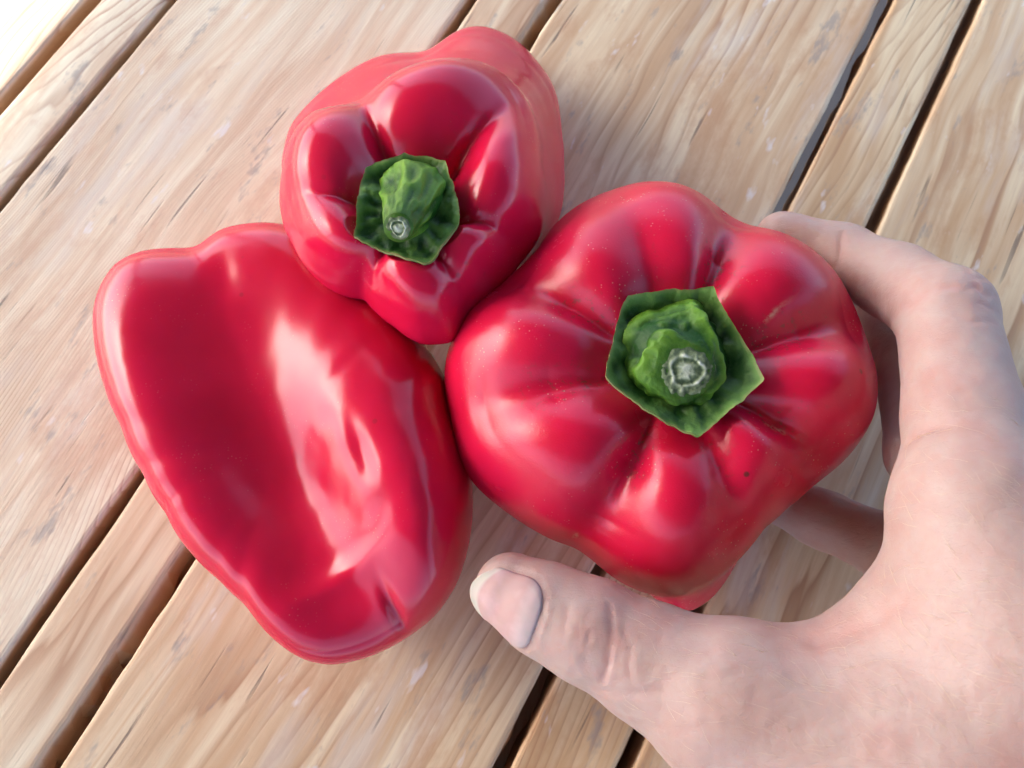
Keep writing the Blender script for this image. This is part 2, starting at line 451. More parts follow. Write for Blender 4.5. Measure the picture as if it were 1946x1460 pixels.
# ------------------------------------------------------------------ peppers
NTH = 360
def ring_blur(g, sig):
    k = np.exp(-0.5 * (np.minimum(np.arange(NTH), NTH - np.arange(NTH)) * 360.0 / NTH / sig) ** 2)
    return np.real(np.fft.ifft(np.fft.fft(g) * np.fft.fft(k / k.sum())))

def lobe_field(th, grooves, q):
    """Depth below the cushions' crowns: round lobes that meet in creases at the given angles."""
    gs = sorted((math.degrees(angdiff(R(a), 0)), d) for a, d in grooves)
    out = np.zeros(NTH)
    deg = np.degrees(th)
    for i in range(len(gs)):
        a0, d0 = gs[i]; a1, d1 = gs[(i + 1) % len(gs)]
        if a1 <= a0: a1 += 360
        for sh in (-360, 0, 360):
            u = (deg + sh - a0) / (a1 - a0)
            m = (u >= 0) & (u < 1)
            v = np.abs(1 - 2 * u)
            f = 1 - np.sqrt(np.clip(1 - np.abs(v) ** q, 0, 1))
            out = np.where(m, f * np.where(u < .5, d0, d1), out)
    return out

def standing_pepper(root, face_px, z2, body_px, z1, c_px, prof, grooves, mat, seed, foot_c=None, n=230, sig=2.2, soft=2.5, q=1.8, wz_in=(0.10, 0.25), grow=2.6, scars=(), cap=None):
    c = at(*c_px)
    th, R2 = polar_outline(face_px, z2, c, NTH, sig)
    _, R1 = polar_outline(body_px, z1, c, NTH, sig)
    cps = []
    for rho, z, lv in prof:
        rad = (R2 * (2 - float(lv)) * -1 + R2 + R1 * (2 - float(lv))) * rho
        cps.append(np.stack([rad, np.full(NTH, z * 0.001)], -1))
    C = catmull(np.array(cps), n)
    rad, z = C[..., 0], C[..., 1]
    rad = np.maximum(rad, 0)
    rho = rad / R2[None]
    upper = np.clip((z - (z2 - 30) * .001) / 0.030, 0, 1)
    top_side = np.linspace(0, 1, n)[:, None] < 0.55
    g0 = lobe_field(th, grooves, q)
    k = np.clip((np.where(top_side, rho, 1.0) - 0.45) / 0.55, 0, 1)
    gf = ring_blur(g0, soft)[None] * (1 - k) + ring_blur(g0, soft * grow)[None] * k
    wz = np.clip((rho - wz_in[0]) / wz_in[1], 0, 1) * np.clip((1.30 - rho) / 0.42, 0, 1) * np.clip((0.55 - np.linspace(0, 1, n)[:, None]) / 0.12, 0, 1)
    z = z - gf * wz * 0.001
    wr = np.clip((rho - .75) / .25, 0, 1) * (0.25 + 0.75 * upper)
    rad = rad - gf * 0.22 * wr * 0.001
    X = c.x + rad * np.cos(th); Y = c.y + rad * np.sin(th)
    if foot_c is not None:                            # a lean: lower rings move over towards the foot
        fc = at(*foot_c); k = np.clip((z1 * .001 - z) / (z1 * .001), 0, 1) * (np.linspace(0, 1, n)[:, None] > .5)
        X = X + (fc.x - c.x) * k; Y = Y + (fc.y - c.y) * k
    P = np.stack([X, Y, z], -1)
    P[..., 2] += 0.0008 * vnoise(P * 55, seed) * wz
    nrm = 0.0007 * vnoise(P * 70, seed + 3)
    P[..., 0] += nrm * np.cos(th) * np.clip(rho, 0, 1); P[..., 1] += nrm * np.sin(th) * np.clip(rho, 0, 1)
    P[..., 2] = np.maximum(P[..., 2], 0.0002)
    if cap:
        P[..., 2] = np.where(top_side, np.minimum(P[..., 2], cap[0] * .001 + np.maximum(0, rad - cap[1] * .001) * 1.2), P[..., 2])
    V = P.reshape(-1, 3)
    F = list(map(tuple, grid_faces(n, NTH, True)))
    o = mesh_obj('skin', V, F, mat, root)
    gn = (gf / (gf.max() + 1e-9)) * np.exp(-((rho - 0.45) / 0.22) ** 2) * np.ones_like(z)
    set_tone(o, gn.reshape(-1), 'grime')
    sc_ = np.zeros(len(V))
    for a_, b_, w_ in scars:
        a3, b3 = np.array(at(*a_)), np.array(at(*b_)); d_ = b3 - a3
        tt = np.clip(((V - a3) @ d_) / (d_ @ d_), 0, 1)
        dd = np.linalg.norm((V - a3 - tt[:, None] * d_)[:, :2], axis=1)
        sc_ = np.maximum(sc_, np.exp(-(dd / (w_ * .001)) ** 2) * (V[:, 2] > .04))
    set_tone(o, sc_, 'scar')
    return o, c

# --- the large pepper in the hand
big_px = [(1130, 372), (1200, 354), (1270, 356), (1340, 376), (1390, 406), (1425, 430), (1480, 450), (1540, 488), (1590, 535), (1630, 592), (1656, 650), (1672, 710), (1670, 770), (1650, 830), (1610, 888), (1552, 935), (1500, 968), (1455, 1005), (1432, 1045), (1395, 1088), (1345, 1120), (1295, 1134), (1245, 1130), (1190, 1110), (1130, 1070), (1090, 1042), (1020, 1010), (960, 970), (905, 920), (870, 870), (850, 800), (843, 730), (848, 660), (870, 600), (920, 550), (980, 510), (1012, 480), (1040, 440), (1085, 398)]
pep1 = thing('bell_pepper', 'large upright red bell pepper held in the hand, five-pointed green calyx facing up', 'pepper', at(1270, 760, 0), 'red bell peppers on the table')
prof1 = [(0.0, 58, '2'), (0.10, 58, '2'), (0.22, 58.5, '2'), (0.33, 61, '2'), (0.44, 64, '2'), (0.56, 65.2, '2'), (0.68, 64, '2'), (0.79, 60.6, '2'), (0.89, 54.5, '2'), (0.965, 46.5, '2'), (1.0, 37, '2'), (1.0, 28, '1.6'), (1.0, 19, '1'), (0.96, 8, '1'), (0.80, 1.5, '1'), (0.5, 1, '1'), (0.2, 5, '1'), (0.0, 7, '1')]
gr1 = [(17, 12.5), (69, 13.5), (103, 4.0), (147, 12.0), (188, 9.5), (242, 12.5), (288, 6.5), (331, 13.0)]
low_px = [(1262 + (x - 1262) * .84, 760 + (y - 760) * .84) for x, y in big_px if not (abs(x - 1310) < 130 and y > 1000)] + [(1225, 1110), (1265, 1150), (1310, 1166), (1355, 1140), (1390, 1085)]
body1, c1 = standing_pepper(pep1, big_px, 42, low_px, 20, (1290, 704, 60), prof1, gr1, M_pep_big, 3, soft=4.2, q=1.8, wz_in=(0.18, 0.36), grow=1.25, scars=[((1450, 612, 63), (1512, 562, 60), 0.5), ((1100, 1010, 55), (1180, 930, 62), 0.4), ((1462, 800, 62), (1500, 815, 62), 0.5)])

# --- the smaller pepper behind, leaning towards the camera
face_px = [(1038, 300), (1038, 380), (1026, 435), (988, 492), (940, 546), (897, 598), (858, 645), (800, 646), (745, 612), (702, 582), (685, 558), (640, 548), (590, 515), (548, 450), (530, 400), (526, 330), (545, 265), (585, 218), (640, 195), (685, 180), (700, 165), (755, 135), (830, 116), (900, 112), (960, 125), (1003, 155), (1030, 215)]
body_px = [(1070, 330), (1070, 400), (1045, 450), (1000, 495), (950, 525), (900, 545), (855, 550), (805, 545), (758, 528), (712, 502), (664, 473), (616, 438), (574, 402), (542, 360), (530, 310), (548, 240), (590, 190), (640, 150), (700, 116), (760, 106), (802, 106), (830, 88), (862, 66), (905, 55), (950, 66), (1000, 105), (1040, 150), (1060, 200), (1068, 260)]
pep2 = thing('bell_pepper', 'smaller red bell pepper behind the others, its long green stem leaning forward', 'pepper', at(830, 330, 0), 'red bell peppers on the table')
prof2 = [(0.0, 56, '2'), (0.12, 56, '2'), (0.25, 57.5, '2'), (0.35, 61, '2'), (0.44, 64.0, '2'), (0.55, 65.8, '2'), (0.68, 65.4, '2'), (0.80, 62.6, '2'), (0.92, 56, '2'), (1.0, 46, '2'), (1.0, 37, '1.5'), (1.0, 28, '1'), (0.97, 17, '1'), (0.86, 7, '1'), (0.7, 1.5, '1'), (0.45, 1, '1'), (0.2, 4, '1'), (0.0, 6, '1')]
gr2 = [(56, 9.0), (-9, 7.5), (-58, 6.0), (240, 7.5), (168, 4.0), (113, 9.0)]
body2, c2 = standing_pepper(pep2, face_px, 50, body_px, 30, (778, 398, 63), prof2, gr2, M_pep, 17, foot_c=(830, 320, 30), cap=(61.5, 11.5))

# --- the pepper lying on its side
lie_px = [(400, 468), (430, 446), (480, 437), (530, 436), (590, 450), (660, 495), (740, 570), (800, 650), (838, 705), (872, 800), (894, 890), (899, 960), (890, 1040), (868, 1110), (828, 1170), (770, 1215), (700, 1250), (630, 1265), (580, 1254), (530, 1218), (480, 1155), (430, 1108), (380, 1060), (332, 985), (290, 910), (250, 822), (216, 742), (198, 665), (195, 605), (209, 558), (240, 510), (290, 488), (350, 482), (385, 484)]
pep3 = thing('bell_pepper', 'stemless-looking red bell pepper lying on its side with a deep glossy dent', 'pepper', at(560, 880, 0), 'red bell peppers on the table')
def lying_pepper():
    c = at(548, 850, 30)
    th, Ro = polar_outline(lie_px, 30, c, NTH, 2.0)
    n = 220
    phi = np.linspace(0, math.pi * 0.985, n)[:, None]
    s = np.sin(phi); cphi = np.cos(phi)
    rho = np.where(phi < math.pi / 2, np.abs(s) ** 0.95, np.abs(s) ** 0.8)
    z = np.where(cphi >= 0, 30 + 26 * np.abs(cphi) ** 0.82, 30 - 30 * np.abs(cphi) ** 0.9) * 0.001 + 0 * th[None]
    X = c.x + rho * Ro[None] * np.cos(th); Y = c.y + rho * Ro[None] * np.sin(th)
    upper = (cphi >= 0) * np.clip(cphi / 0.35, 0, 1)
    def gauss(px, py, ax, ay, bx, sl, ss, amp, pw=2.0):
        p = at(px, py, 50); q = at(px + ax, py + ay, 50) - p; q.z = 0; k = q.length / math.hypot(ax, ay); q.normalize()
        dx, dy = X - p.x, Y - p.y
        a = dx * q.x + dy * q.y; b = -dx * q.y + dy * q.x
        return amp * np.exp(-(np.abs(a) / (sl * k)) ** pw - (np.abs(b) / (ss * k)) ** pw)
    d = 0
    d = d + gauss(430, 720, 90, 290, 0, 300, 150, -9.5, 2.3)          # the long dent, left half
    d = d + gauss(520, 600, 60, 60, 0, 180, 160, -4.5)
    d = d + gauss(555, 970, 90, 200, 0, 250, 120, -11.5, 2.2)          # and its lower end
    d = d + gauss(822, 1000, 45, 200, 0, 300, 92, 6.4)                  # ridge along the right
    d = d + gauss(403, 492, 20, 60, 0, 45, 24, -1.0)                   # furrow from the shoulder notch
    d = d + gauss(742, 1170, 30, 75, 0, 58, 12, -1.9)                  # crease at the blossom end
    d = d + gauss(690, 860, 30, 80, 0, 60, 16, -0.7)
    d = d + gauss(640, 1090, 100, -60, 0, 120, 30, 1.2)
    z = z + d * 0.001 * upper
    P = np.stack([X, Y, z], -1)
    P[..., 2] += upper * (0.0003 * vnoise(P * 45, 5) + 0.00006 * fbm(P * 130, 2, 9)) + upper * 0.00020 * np.exp(-(((X - at(690, 960, 50).x) / 0.022) ** 2 + ((Y - at(690, 960, 50).y) / 0.035) ** 2)) * (fbm(np.stack([X * 150, Y * 110, 0 * X], -1), 2, 21))
    V = P.reshape(-1, 3)
    return mesh_obj('skin', V, list(map(tuple, grid_faces(n, NTH, True))), M_pep, pep3)
body3 = lying_pepper()

# ------------------------------------------------------------------ calyxes and stems
def calyx(root, pts, z, c_px, cup, seed, wrinkle):
    c = at(*c_px)
    q = np.array([at(x, y, z)[:2] for x, y in pts]) - np.array(c[:2])
    n_t, n_r = 240, 46
    th = np.linspace(-math.pi, math.pi, n_t, endpoint=False)
    d = np.stack([np.cos(th), np.sin(th)], -1)
    Rr = np.zeros(n_t)
    m = len(q)
    for i in range(m):                                # ray against each straight edge between two tips
        a, b = q[i], q[(i + 1) % m]
        e = b - a
        den = d[:, 0] * e[1] - d[:, 1] * e[0]
        t = (a[0] * e[1] - a[1] * e[0]) / den
        u = (a[0] * d[:, 1] - a[1] * d[:, 0]) / den
        ok = (t > 0) & (u >= -1e-6) & (u <= 1 + 1e-6)
        bulge = 1 + (0.008 + 0.03 * ((i * 37 + seed) % 5) / 4) * np.sin(np.clip(u, 0, 1) * math.pi)
        Rr = np.where(ok, np.maximum(Rr, t * bulge), Rr)
    tips = np.zeros(n_t)
    for p in q:
        tips += np.exp(-(angdiff(th, math.atan2(p[1], p[0])) / 0.10) ** 2)
    rr = np.linspace(0.0, 1.0, n_r)[:, None]
    jag = 1 + 0.018 * fbm(np.stack([np.cos(th) * 6, np.sin(th) * 6, th * 0 + seed], -1), 3, seed)
    X = c.x + rr * (Rr * jag)[None] * np.cos(th); Y = c.y + rr * (Rr * jag)[None] * np.sin(th)
    h = cup * (np.clip((rr - 0.62) / 0.38, 0, 1) ** 1.6) * (0.9 + 0.35 * tips[None] + 0.35 * vnoise(np.stack([np.cos(th) * 2.2, np.sin(th) * 2.2, th * 0 + seed], -1), seed)[None])
    P = np.stack([X, Y, z * .001 + h * .001 + 0 * X], -1)
    wr = fbm(P * 230, 3, seed + 2)
    lump = np.sin(th * 11 + 2.0 * np.sin(th * 3 + seed))[None] * np.exp(-((rr - 0.72) / 0.16) ** 2)
    P[..., 2] += (wr * wrinkle + lump * wrinkle * 0.45) * 0.001 * np.clip((1.0 - rr) / 0.12, 0.1, 1)
    top = P.reshape(-1, 3)
    under = P.copy(); under[..., 2] -= 0.0010 + 0.0006 * (1 - rr)
    V = np.concatenate([top, under.reshape(-1, 3)])
    f1 = grid_faces(n_r, n_t, False)
    N0 = n_r * n_t
    j = np.arange(n_t); k = (j + 1) % n_t
    rim = np.stack([(n_r - 1) * n_t + j, (n_r - 1) * n_t + k, N0 + (n_r - 1) * n_t + k, N0 + (n_r - 1) * n_t + j], -1)
    F = np.concatenate([f1, grid_faces(n_r, n_t, True) + N0, rim[:, ::-1]])
    o = mesh_obj('calyx', V, list(map(tuple, F)), M_calyx, root)
    tone = 0.22 + 0.22 * wr + 0.28 * lump + 0.62 * np.clip((rr - 0.86) / 0.14, 0, 1)
    set_tone(o, np.concatenate([tone.reshape(-1), tone.reshape(-1) * 0 + 0.4]))
    dry = np.clip((rr - 0.955) / 0.045, 0, 1) * np.clip(0.65 + 0.6 * vnoise(P * 330, seed + 5), 0, 1)
    set_tone(o, np.concatenate([dry.reshape(-1), dry.reshape(-1)]), 'dry')
    return o

def stem(parent_root, par, rings, seed, folds, cut_r):
    """rings: (point, radius mm, squash) from the calyx up to the cut; lumpy and fluted."""
    n_t = 160
    th = np.linspace(0, 2 * math.pi, n_t, endpoint=False)
    K = len(rings)
    cp = np.array([[*p, r * .001] for p, r in rings])
    m = 90
    Cn = catmull(cp[:, None, :], m)[:, 0]
    ctr, rad = Cn[:, :3], np.maximum(Cn[:, 3], 1e-5)
    axis = Vector(rings[-1][0]) - Vector(rings[0][0]); axis.normalize()
    ux = axis.orthogonal().normalized(); uy = axis.cross(ux)
    ux, uy = np.array(ux), np.array(uy)
    dirs = np.cos(th)[:, None] * ux + np.sin(th)[:, None] * uy
    s = np.linspace(0, 1, m)
    P = ctr[:, None, :] + rad[:, None, None] * dirs[None]
    amp = folds * np.clip((1 - s) / 0.45, 0, 1)[:, None] ** 0.8
    tw = th[None] + 0.5 * s[:, None]
    a = 1 - np.abs(fbm(np.stack([np.cos(tw) * 1.25 + seed, np.sin(tw) * 1.25, s[:, None] * 2.2 + 0 * tw], -1), 3, seed)) * 2.2
    a = np.clip(a, -0.6, 1)
    flute = 0.25 * np.cos(5 * tw + seed)
    disp = amp * (a * 0.75 + flute) * 0.001
    P = P + disp[..., None] * dirs[None]
    P[..., 2] += 0.4 * disp
    V = np.concatenate([P.reshape(-1, 3), ctr[-1:][:]])
    F = list(map(tuple, grid_faces(m, n_t, False)))
    top = (m - 1) * n_t
    F += [(top + i, top + (i + 1) % n_t, m * n_t) for i in range(n_t)]
    o = mesh_obj('stem', V, F, M_stem, par)
    o.location = (0, 0, 0) if par.matrix_parent_inverse == Matrix.Identity(4) else o.location
    tone = 0.30 + 0.50 * a * np.clip(amp / max(folds, 1e-6), 0, 1) - 0.10 * s[:, None] + 0 * th
    set_tone(o, np.concatenate([tone.reshape(-1), [0.4]]))
    # the cut end: a dished disc with a pale ring round the pith
    n_r = 26
    rr = np.linspace(0, 1, n_r)[:, None]
    ce = np.array(rings[-1][0]); ax = np.array(axis)
    wob = 0.05 * np.sin(2 * th + seed) + 0.05 * fbm(np.stack([np.cos(th) * 1.8, np.sin(th) * 1.8, th * 0 + seed], -1), 2, seed)
    ring = np.exp(-((rr - 0.56 - wob[None]) / 0.065) ** 2) * (0.75 + 0.35 * vnoise(np.stack([np.cos(th) * 3, np.sin(th) * 3, th * 0], -1), seed + 1))[None]
    hgt = 0.35 * ring + 0.15 * np.exp(-(rr / 0.25) ** 2) - 0.30 * (rr - .3).clip(0, .2) - 0.5 * np.clip((rr - 0.8) / .2, 0, 1)
    Q = ce + (rr * cut_r * .001 * (1 + 0.05 * np.sin(3 * th + seed)[None]))[..., None] * dirs[None]
    nn = fbm(Q * 900, 2, seed + 8)
    Q = Q + ((0.25 + hgt + 0.22 * nn) * .001)[..., None] * ax
    cut = mesh_obj('cut_end', Q.reshape(-1, 3), list(map(tuple, grid_faces(n_r, n_t, False))), M_cut, o)
    cut.location = (0, 0, 0)
    tone = 0.22 + 0.75 * ring + 0.65 * np.exp(-(rr / 0.30) ** 2) - 0.35 * np.exp(-((rr - .44) / .06) ** 2) + 0.28 * nn - 0.12 * (rr > .72)
    set_tone(cut, tone.reshape(-1))
    return o

V3 = lambda px, py, z: np.array(at(px, py, z))
cal1 = calyx(pep1, [(1347, 560), (1185, 577), (1144, 730), (1318, 840), (1443, 733)], 62.5, (1294, 697, 60.5), 3.6, 4, 0.7)
cal1.location = -Vector(pep1.location)
st1 = stem(pep1, cal1, [(V3(1286, 691, 57), 13.2), (V3(1286, 691, 60.8), 12.4), (V3(1288, 692, 63.6), 11.0), (V3(1295, 697, 65.8), 9.0), (V3(1302, 703, 67.2), 7.2), (V3(1305, 705, 67.6), 6.0)], 4, 1.7, 6.0)
cal2 = calyx(pep2, [(848, 316), (770, 298), (696, 328), (683, 385), (677, 458), (806, 508), (838, 480), (876, 420)], 64.5, (776, 402, 64), 1.8, 9, 0.8)
st2 = stem(pep2, cal2, [(V3(788, 376, 55), 9.0), (V3(788, 376, 60), 8.6), (V3(785, 383, 64), 7.4), (V3(776, 400, 68), 5.6), (V3(765, 419, 71), 4.2), (V3(757, 433, 73), 3.3)], 12, 0.9, 3.0)

# ------------------------------------------------------------------ the hand
def P_(px, py, z, r): return np.array([*at(px, py, z), r * 0.001])
chains = {
    'thumb': [P_(972, 1122, 46, 8.5), P_(1040, 1160, 48, 9.9), P_(1120, 1198, 50, 11.0), P_(1240, 1262, 52, 12.3), P_(1390, 1342, 56, 15.0), P_(1700, 1520, 62, 19.0)],
    'index': [P_(1486, 452, 33, 7.4), P_(1597, 488, 37, 8.4), P_(1702, 536, 47, 9.3), P_(1796, 594, 60, 10.3), P_(1832, 800, 69, 11.4), P_(1852, 960, 75, 13.0), P_(1960, 1250, 78, 15.0)],
    'middle': [P_(1580, 470, 16, 6.8), P_(1665, 545, 19, 7.8), P_(1730, 675, 29, 9.4), P_(1772, 862, 46, 10.0), P_(1870, 1010, 56, 12.0), P_(2000, 1300, 58, 16)],
    'ring': [P_(1490, 955, 13, 6.8), P_(1560, 986, 17, 7.5), P_(1700, 1046, 27, 8.6), P_(1850, 1080, 38, 11.0), P_(2010, 1350, 42, 15)],
    'little': [P_(1600, 1000, 8, 6.0), P_(1680, 1040, 9, 6.6), P_(1770, 1090, 14, 8.0), P_(1870, 1130, 24, 10.0), P_(2030, 1380, 32, 14)],
}
palm_caps = [
    (P_(1852, 960, 75, 13), P_(1960, 1250, 78, 16)), (P_(1960, 1250, 78, 16), P_(2080, 1640, 74, 22)),
    (P_(1390, 1342, 56, 15), P_(1700, 1540, 62, 19)), (P_(1700, 1540, 62, 19), P_(1980, 1760, 62, 24)),
    (P_(1840, 1060, 69, 12), P_(1730, 1262, 62, 12)), (P_(1730, 1262, 62, 12), P_(1500, 1345, 57, 13)),
    (P_(1850, 1250, 70, 17), P_(1800, 1480, 66, 20)), (P_(1800, 1480, 66, 20), P_(2020, 1680, 66, 26)),
    (P_(1650, 1420, 61, 16), P_(1800, 1480, 64, 20)),
    (P_(1870, 1010, 56, 12), P_(2000, 1300, 58, 16)), (P_(2000, 1300, 58, 16), P_(2090, 1650, 62, 24)),
    (P_(1870, 1080, 38, 11), P_(2010, 1350, 42, 15)), (P_(2010, 1350, 42, 15), P_(2100, 1650, 52, 22)),
    (P_(1880, 1140, 24, 10), P_(2030, 1380, 32, 14)), (P_(2030, 1380, 32, 14), P_(2110, 1650, 46, 20)),
    (P_(2060, 1680, 62, 27), P_(2230, 2000, 64, 29)),
]
allp = np.array([p for c in chains.values() for p in c] + [p for ab in palm_caps for p in ab])
H = 0.0008
lo = (allp[:, :3] - allp[:, 3:]).min(0) - 0.006; hi = (allp[:, :3] + allp[:, 3:]).max(0) + 0.006
dims = np.ceil((hi - lo) / H).astype(int) + 1
axs = [(lo[i] + np.arange(dims[i]) * H).astype(np.float32) for i in range(3)]
BIG = np.float32(0.05)
def sub(a, b, margin):
    l = np.minimum(a[:3] - a[3], b[:3] - b[3]) - margin; h = np.maximum(a[:3] + a[3], b[:3] + b[3]) + margin
    i0 = np.maximum(((l - lo) / H).astype(int), 0); i1 = np.minimum(((h - lo) / H).astype(int) + 2, dims)
    return tuple(slice(i0[k], i1[k]) for k in range(3))
def cone(a, b, sl):
    x = axs[0][sl[0]][:, None, None] - np.float32(a[0]); y = axs[1][sl[1]][None, :, None] - np.float32(a[1]); z = axs[2][sl[2]][None, None, :] - np.float32(a[2])
    d = (b[:3] - a[:3]).astype(np.float32); L2 = float((d * d).sum())
    t = np.clip((x * d[0] + y * d[1] + z * d[2]) / L2, 0, 1)
    dist = np.sqrt((x - t * d[0]) ** 2 + (y - t * d[1]) ** 2 + (z - t * d[2]) ** 2)
    return dist - (a[3] + (b[3] - a[3]) * t).astype(np.float32)
def smin(a, b, k):
    h = np.clip(0.5 + 0.5 * (b - a) / k, 0, 1)
    return b + (a - b) * h - k * h * (1 - h)
def union(segs, k):
    Fd = np.full(dims, BIG, np.float32)
    for a, b in segs:
        sl = sub(a, b, 0.014)
        Fd[sl] = smin(Fd[sl], cone(a, b, sl), np.float32(k))
    return Fd
palm = union(palm_caps, 0.012)
F_ = palm.copy()
for nm, ch in chains.items():
    f = union(list(zip(ch[:-1], ch[1:])), 0.003)
    F_ = np.minimum(F_, smin(palm, f, np.float32(0.007)))

def surface_nets(Fd):
    ins = Fd < 0
    nx, ny, nz = Fd.shape
    cell = np.zeros((nx - 1, ny - 1, nz - 1), np.int8)
    for a in (0, 1):
        for b in (0, 1):
            for c in (0, 1):
                cell += ins[a:nx - 1 + a, b:ny - 1 + b, c:nz - 1 + c]
    act = np.argwhere((cell > 0) & (cell < 8))
    idx = np.full(cell.shape, -1, np.int64); idx[tuple(act.T)] = np.arange(len(act))
    acc = np.zeros((len(act), 3)); cnt = np.zeros(len(act))
    corners = [(a, b, c) for a in (0, 1) for b in (0, 1) for c in (0, 1)]
    for ca in corners:
        for ax in range(3):
            if ca[ax]: continue
            cb = list(ca); cb[ax] = 1
            va = Fd[tuple((act + ca).T)]; vb = Fd[tuple((act + cb).T)]
            m = (va < 0) != (vb < 0)
            t = np.where(m, va / np.where(m, va - vb, 1), 0)
            p = np.array(ca, float) + np.zeros((len(act), 3)); p[:, ax] += t
            acc[m] += p[m]; cnt[m] += 1
    V = (act + acc / cnt[:, None]) * H + lo
    quads = []
    for ax in range(3):
        s0 = [slice(None)] * 3; s1 = [slice(None)] * 3
        s0[ax] = slice(0, -1); s1[ax] = slice(1, None)
        a, b = ins[tuple(s0)], ins[tuple(s1)]
        e = np.argwhere(a != b)
        o1, o2 = (ax + 1) % 3, (ax + 2) % 3
        e = e[(e[:, o1] > 0) & (e[:, o2] > 0) & (e[:, o1] < Fd.shape[o1] - 1) & (e[:, o2] < Fd.shape[o2] - 1)]
        flip = a[tuple(e.T)]
        def cid(d1, d2):
            q = e.copy(); q[:, o1] -= d1; q[:, o2] -= d2
            return idx[tuple(q.T)]
        q = np.stack([cid(1, 1), cid(0, 1), cid(0, 0), cid(1, 0)], -1)
        q[~flip] = q[~flip][:, ::-1]
        quads.append(q)
    return V, np.concatenate(quads)
HV, HQ = surface_nets(F_)
def laplace(V, Q, it, lam=0.5):
    e = np.concatenate([Q[:, [0, 1]], Q[:, [1, 2]], Q[:, [2, 3]], Q[:, [3, 0]]])
    for _ in range(it):
        s = np.zeros_like(V); c = np.zeros(len(V))
        for a, b in ((0, 1), (1, 0)):
            for k in range(3): s[:, k] += np.bincount(e[:, a], V[e[:, b], k], len(V))
            c += np.bincount(e[:, a], minlength=len(V))
        V = V + lam * (s / c[:, None] - V)
    return V
HV = laplace(HV, HQ, 6)
def vnormals(V, Q):
    n = np.cross(V[Q[:, 2]] - V[Q[:, 0]], V[Q[:, 3]] - V[Q[:, 1]])
    N = np.zeros_like(V)
    for k in range(4):
        for a in range(3): N[:, a] += np.bincount(Q[:, k], n[:, a], len(V))
    return N / (np.linalg.norm(N, axis=1, keepdims=True) + 1e-12)
HN = vnormals(HV, HQ)
bvh = BVHTree.FromPolygons([tuple(v) for v in HV], [tuple(map(int, q)) for q in HQ])
EYE = Vector((0, 0, CAM_H))
def on_hand(px, py):
    hit = bvh.ray_cast(EYE, px_dir(px, py))
    return None if hit[0] is None else np.array(hit[0])
flush = np.zeros(len(HV)); dispn = 0.00010 * fbm(HV * 190, 2, 3) + 0.00006 * vnoise(HV * 520, 6)
def crease(pts, width, depth, red=0.0, ridge=0.0):
    q = [p for p in (on_hand(*p) for p in pts) if p is not None]
    if len(q) < 2: return
    q = np.array(q)
    best = np.full(len(HV), 1.0)
    for a, b in zip(q[:-1], q[1:]):
        d = b - a; L2 = (d * d).sum() + 1e-12
        t = np.clip(((HV - a) @ d) / L2, 0, 1)
        best = np.minimum(best, np.linalg.norm(HV - a - t[:, None] * d, axis=1))
    w_ = width * .001
    global dispn, flush
    dispn = dispn - depth * .001 * np.exp(-(best / w_) ** 2) + ridge * .001 * np.exp(-((best - 2.2 * w_) / (1.4 * w_)) ** 2)
    flush = flush + red * np.exp(-(best / (w_ * 1.5)) ** 2)
rng0 = np.random.RandomState(8)
# thumb joint folds
crease([(1158, 1150), (1162, 1190), (1160, 1230), (1156, 1262), (1146, 1292)], 0.6, 0.30, 0.35, 0.08)
crease([(1118, 1205), (1110, 1240), (1112, 1275)], 0.6, 0.17, 0.2, 0.05)
crease([(1122, 1165), (1106, 1195), (1098, 1230)], 0.5, 0.14, 0.12)
crease([(1185, 1190), (1200, 1230), (1195, 1280)], 0.55, 0.12, 0.1)
crease([(1140, 1310), (1200, 1320), (1260, 1312)], 0.9, 0.2, 0.1)
# index finger folds
crease([(1690, 618), (1730, 580), (1760, 555), (1800, 545)], 1.1, 0.45, 0.3)
crease([(1600, 445), (1598, 475), (1592, 505)], 0.9, 0.35, 0.2)
crease([(1835, 510), (1850, 528), (1875, 532)], 0.7, 0.28, 0.3)
crease([(1852, 540), (1870, 560), (1892, 560)], 0.7, 0.28, 0.3)
crease([(1862, 575), (1880, 585), (1896, 590)], 0.7, 0.28, 0.3)
crease([(1728, 840), (1765, 815), (1800, 812)], 1.6, 0.45, 0.25)
crease([(1815, 545), (1838, 552), (1858, 545)], 0.7, 0.3, 0.25)
crease([(1818, 600), (1845, 612), (1890, 612)], 0.7, 0.3, 0.2)
for k_ in range(16):
    rx, ry = rng0.uniform(1180, 1500), rng0.uniform(1180, 1400)
    crease([(rx, ry), (rx + 30, ry - 4 + rng0.uniform(-8, 8)), (rx + 70, ry - 12 + rng0.uniform(-14, 10))], 0.4, 0.10, 0.10)
for k_ in range(9):
    rx, ry = rng0.uniform(1075, 1210), rng0.uniform(1150, 1250)
    crease([(rx, ry), (rx + rng0.uniform(-14, 10), ry + 35), (rx + rng0.uniform(-18, 8), ry + 70)], 0.4, 0.12, 0.12)
crease([(1560, 1222), (1640, 1190), (1710, 1150)], 2.2, 0.6, 0.25)
HV = HV + HN * dispn[:, None]
NAIL = None
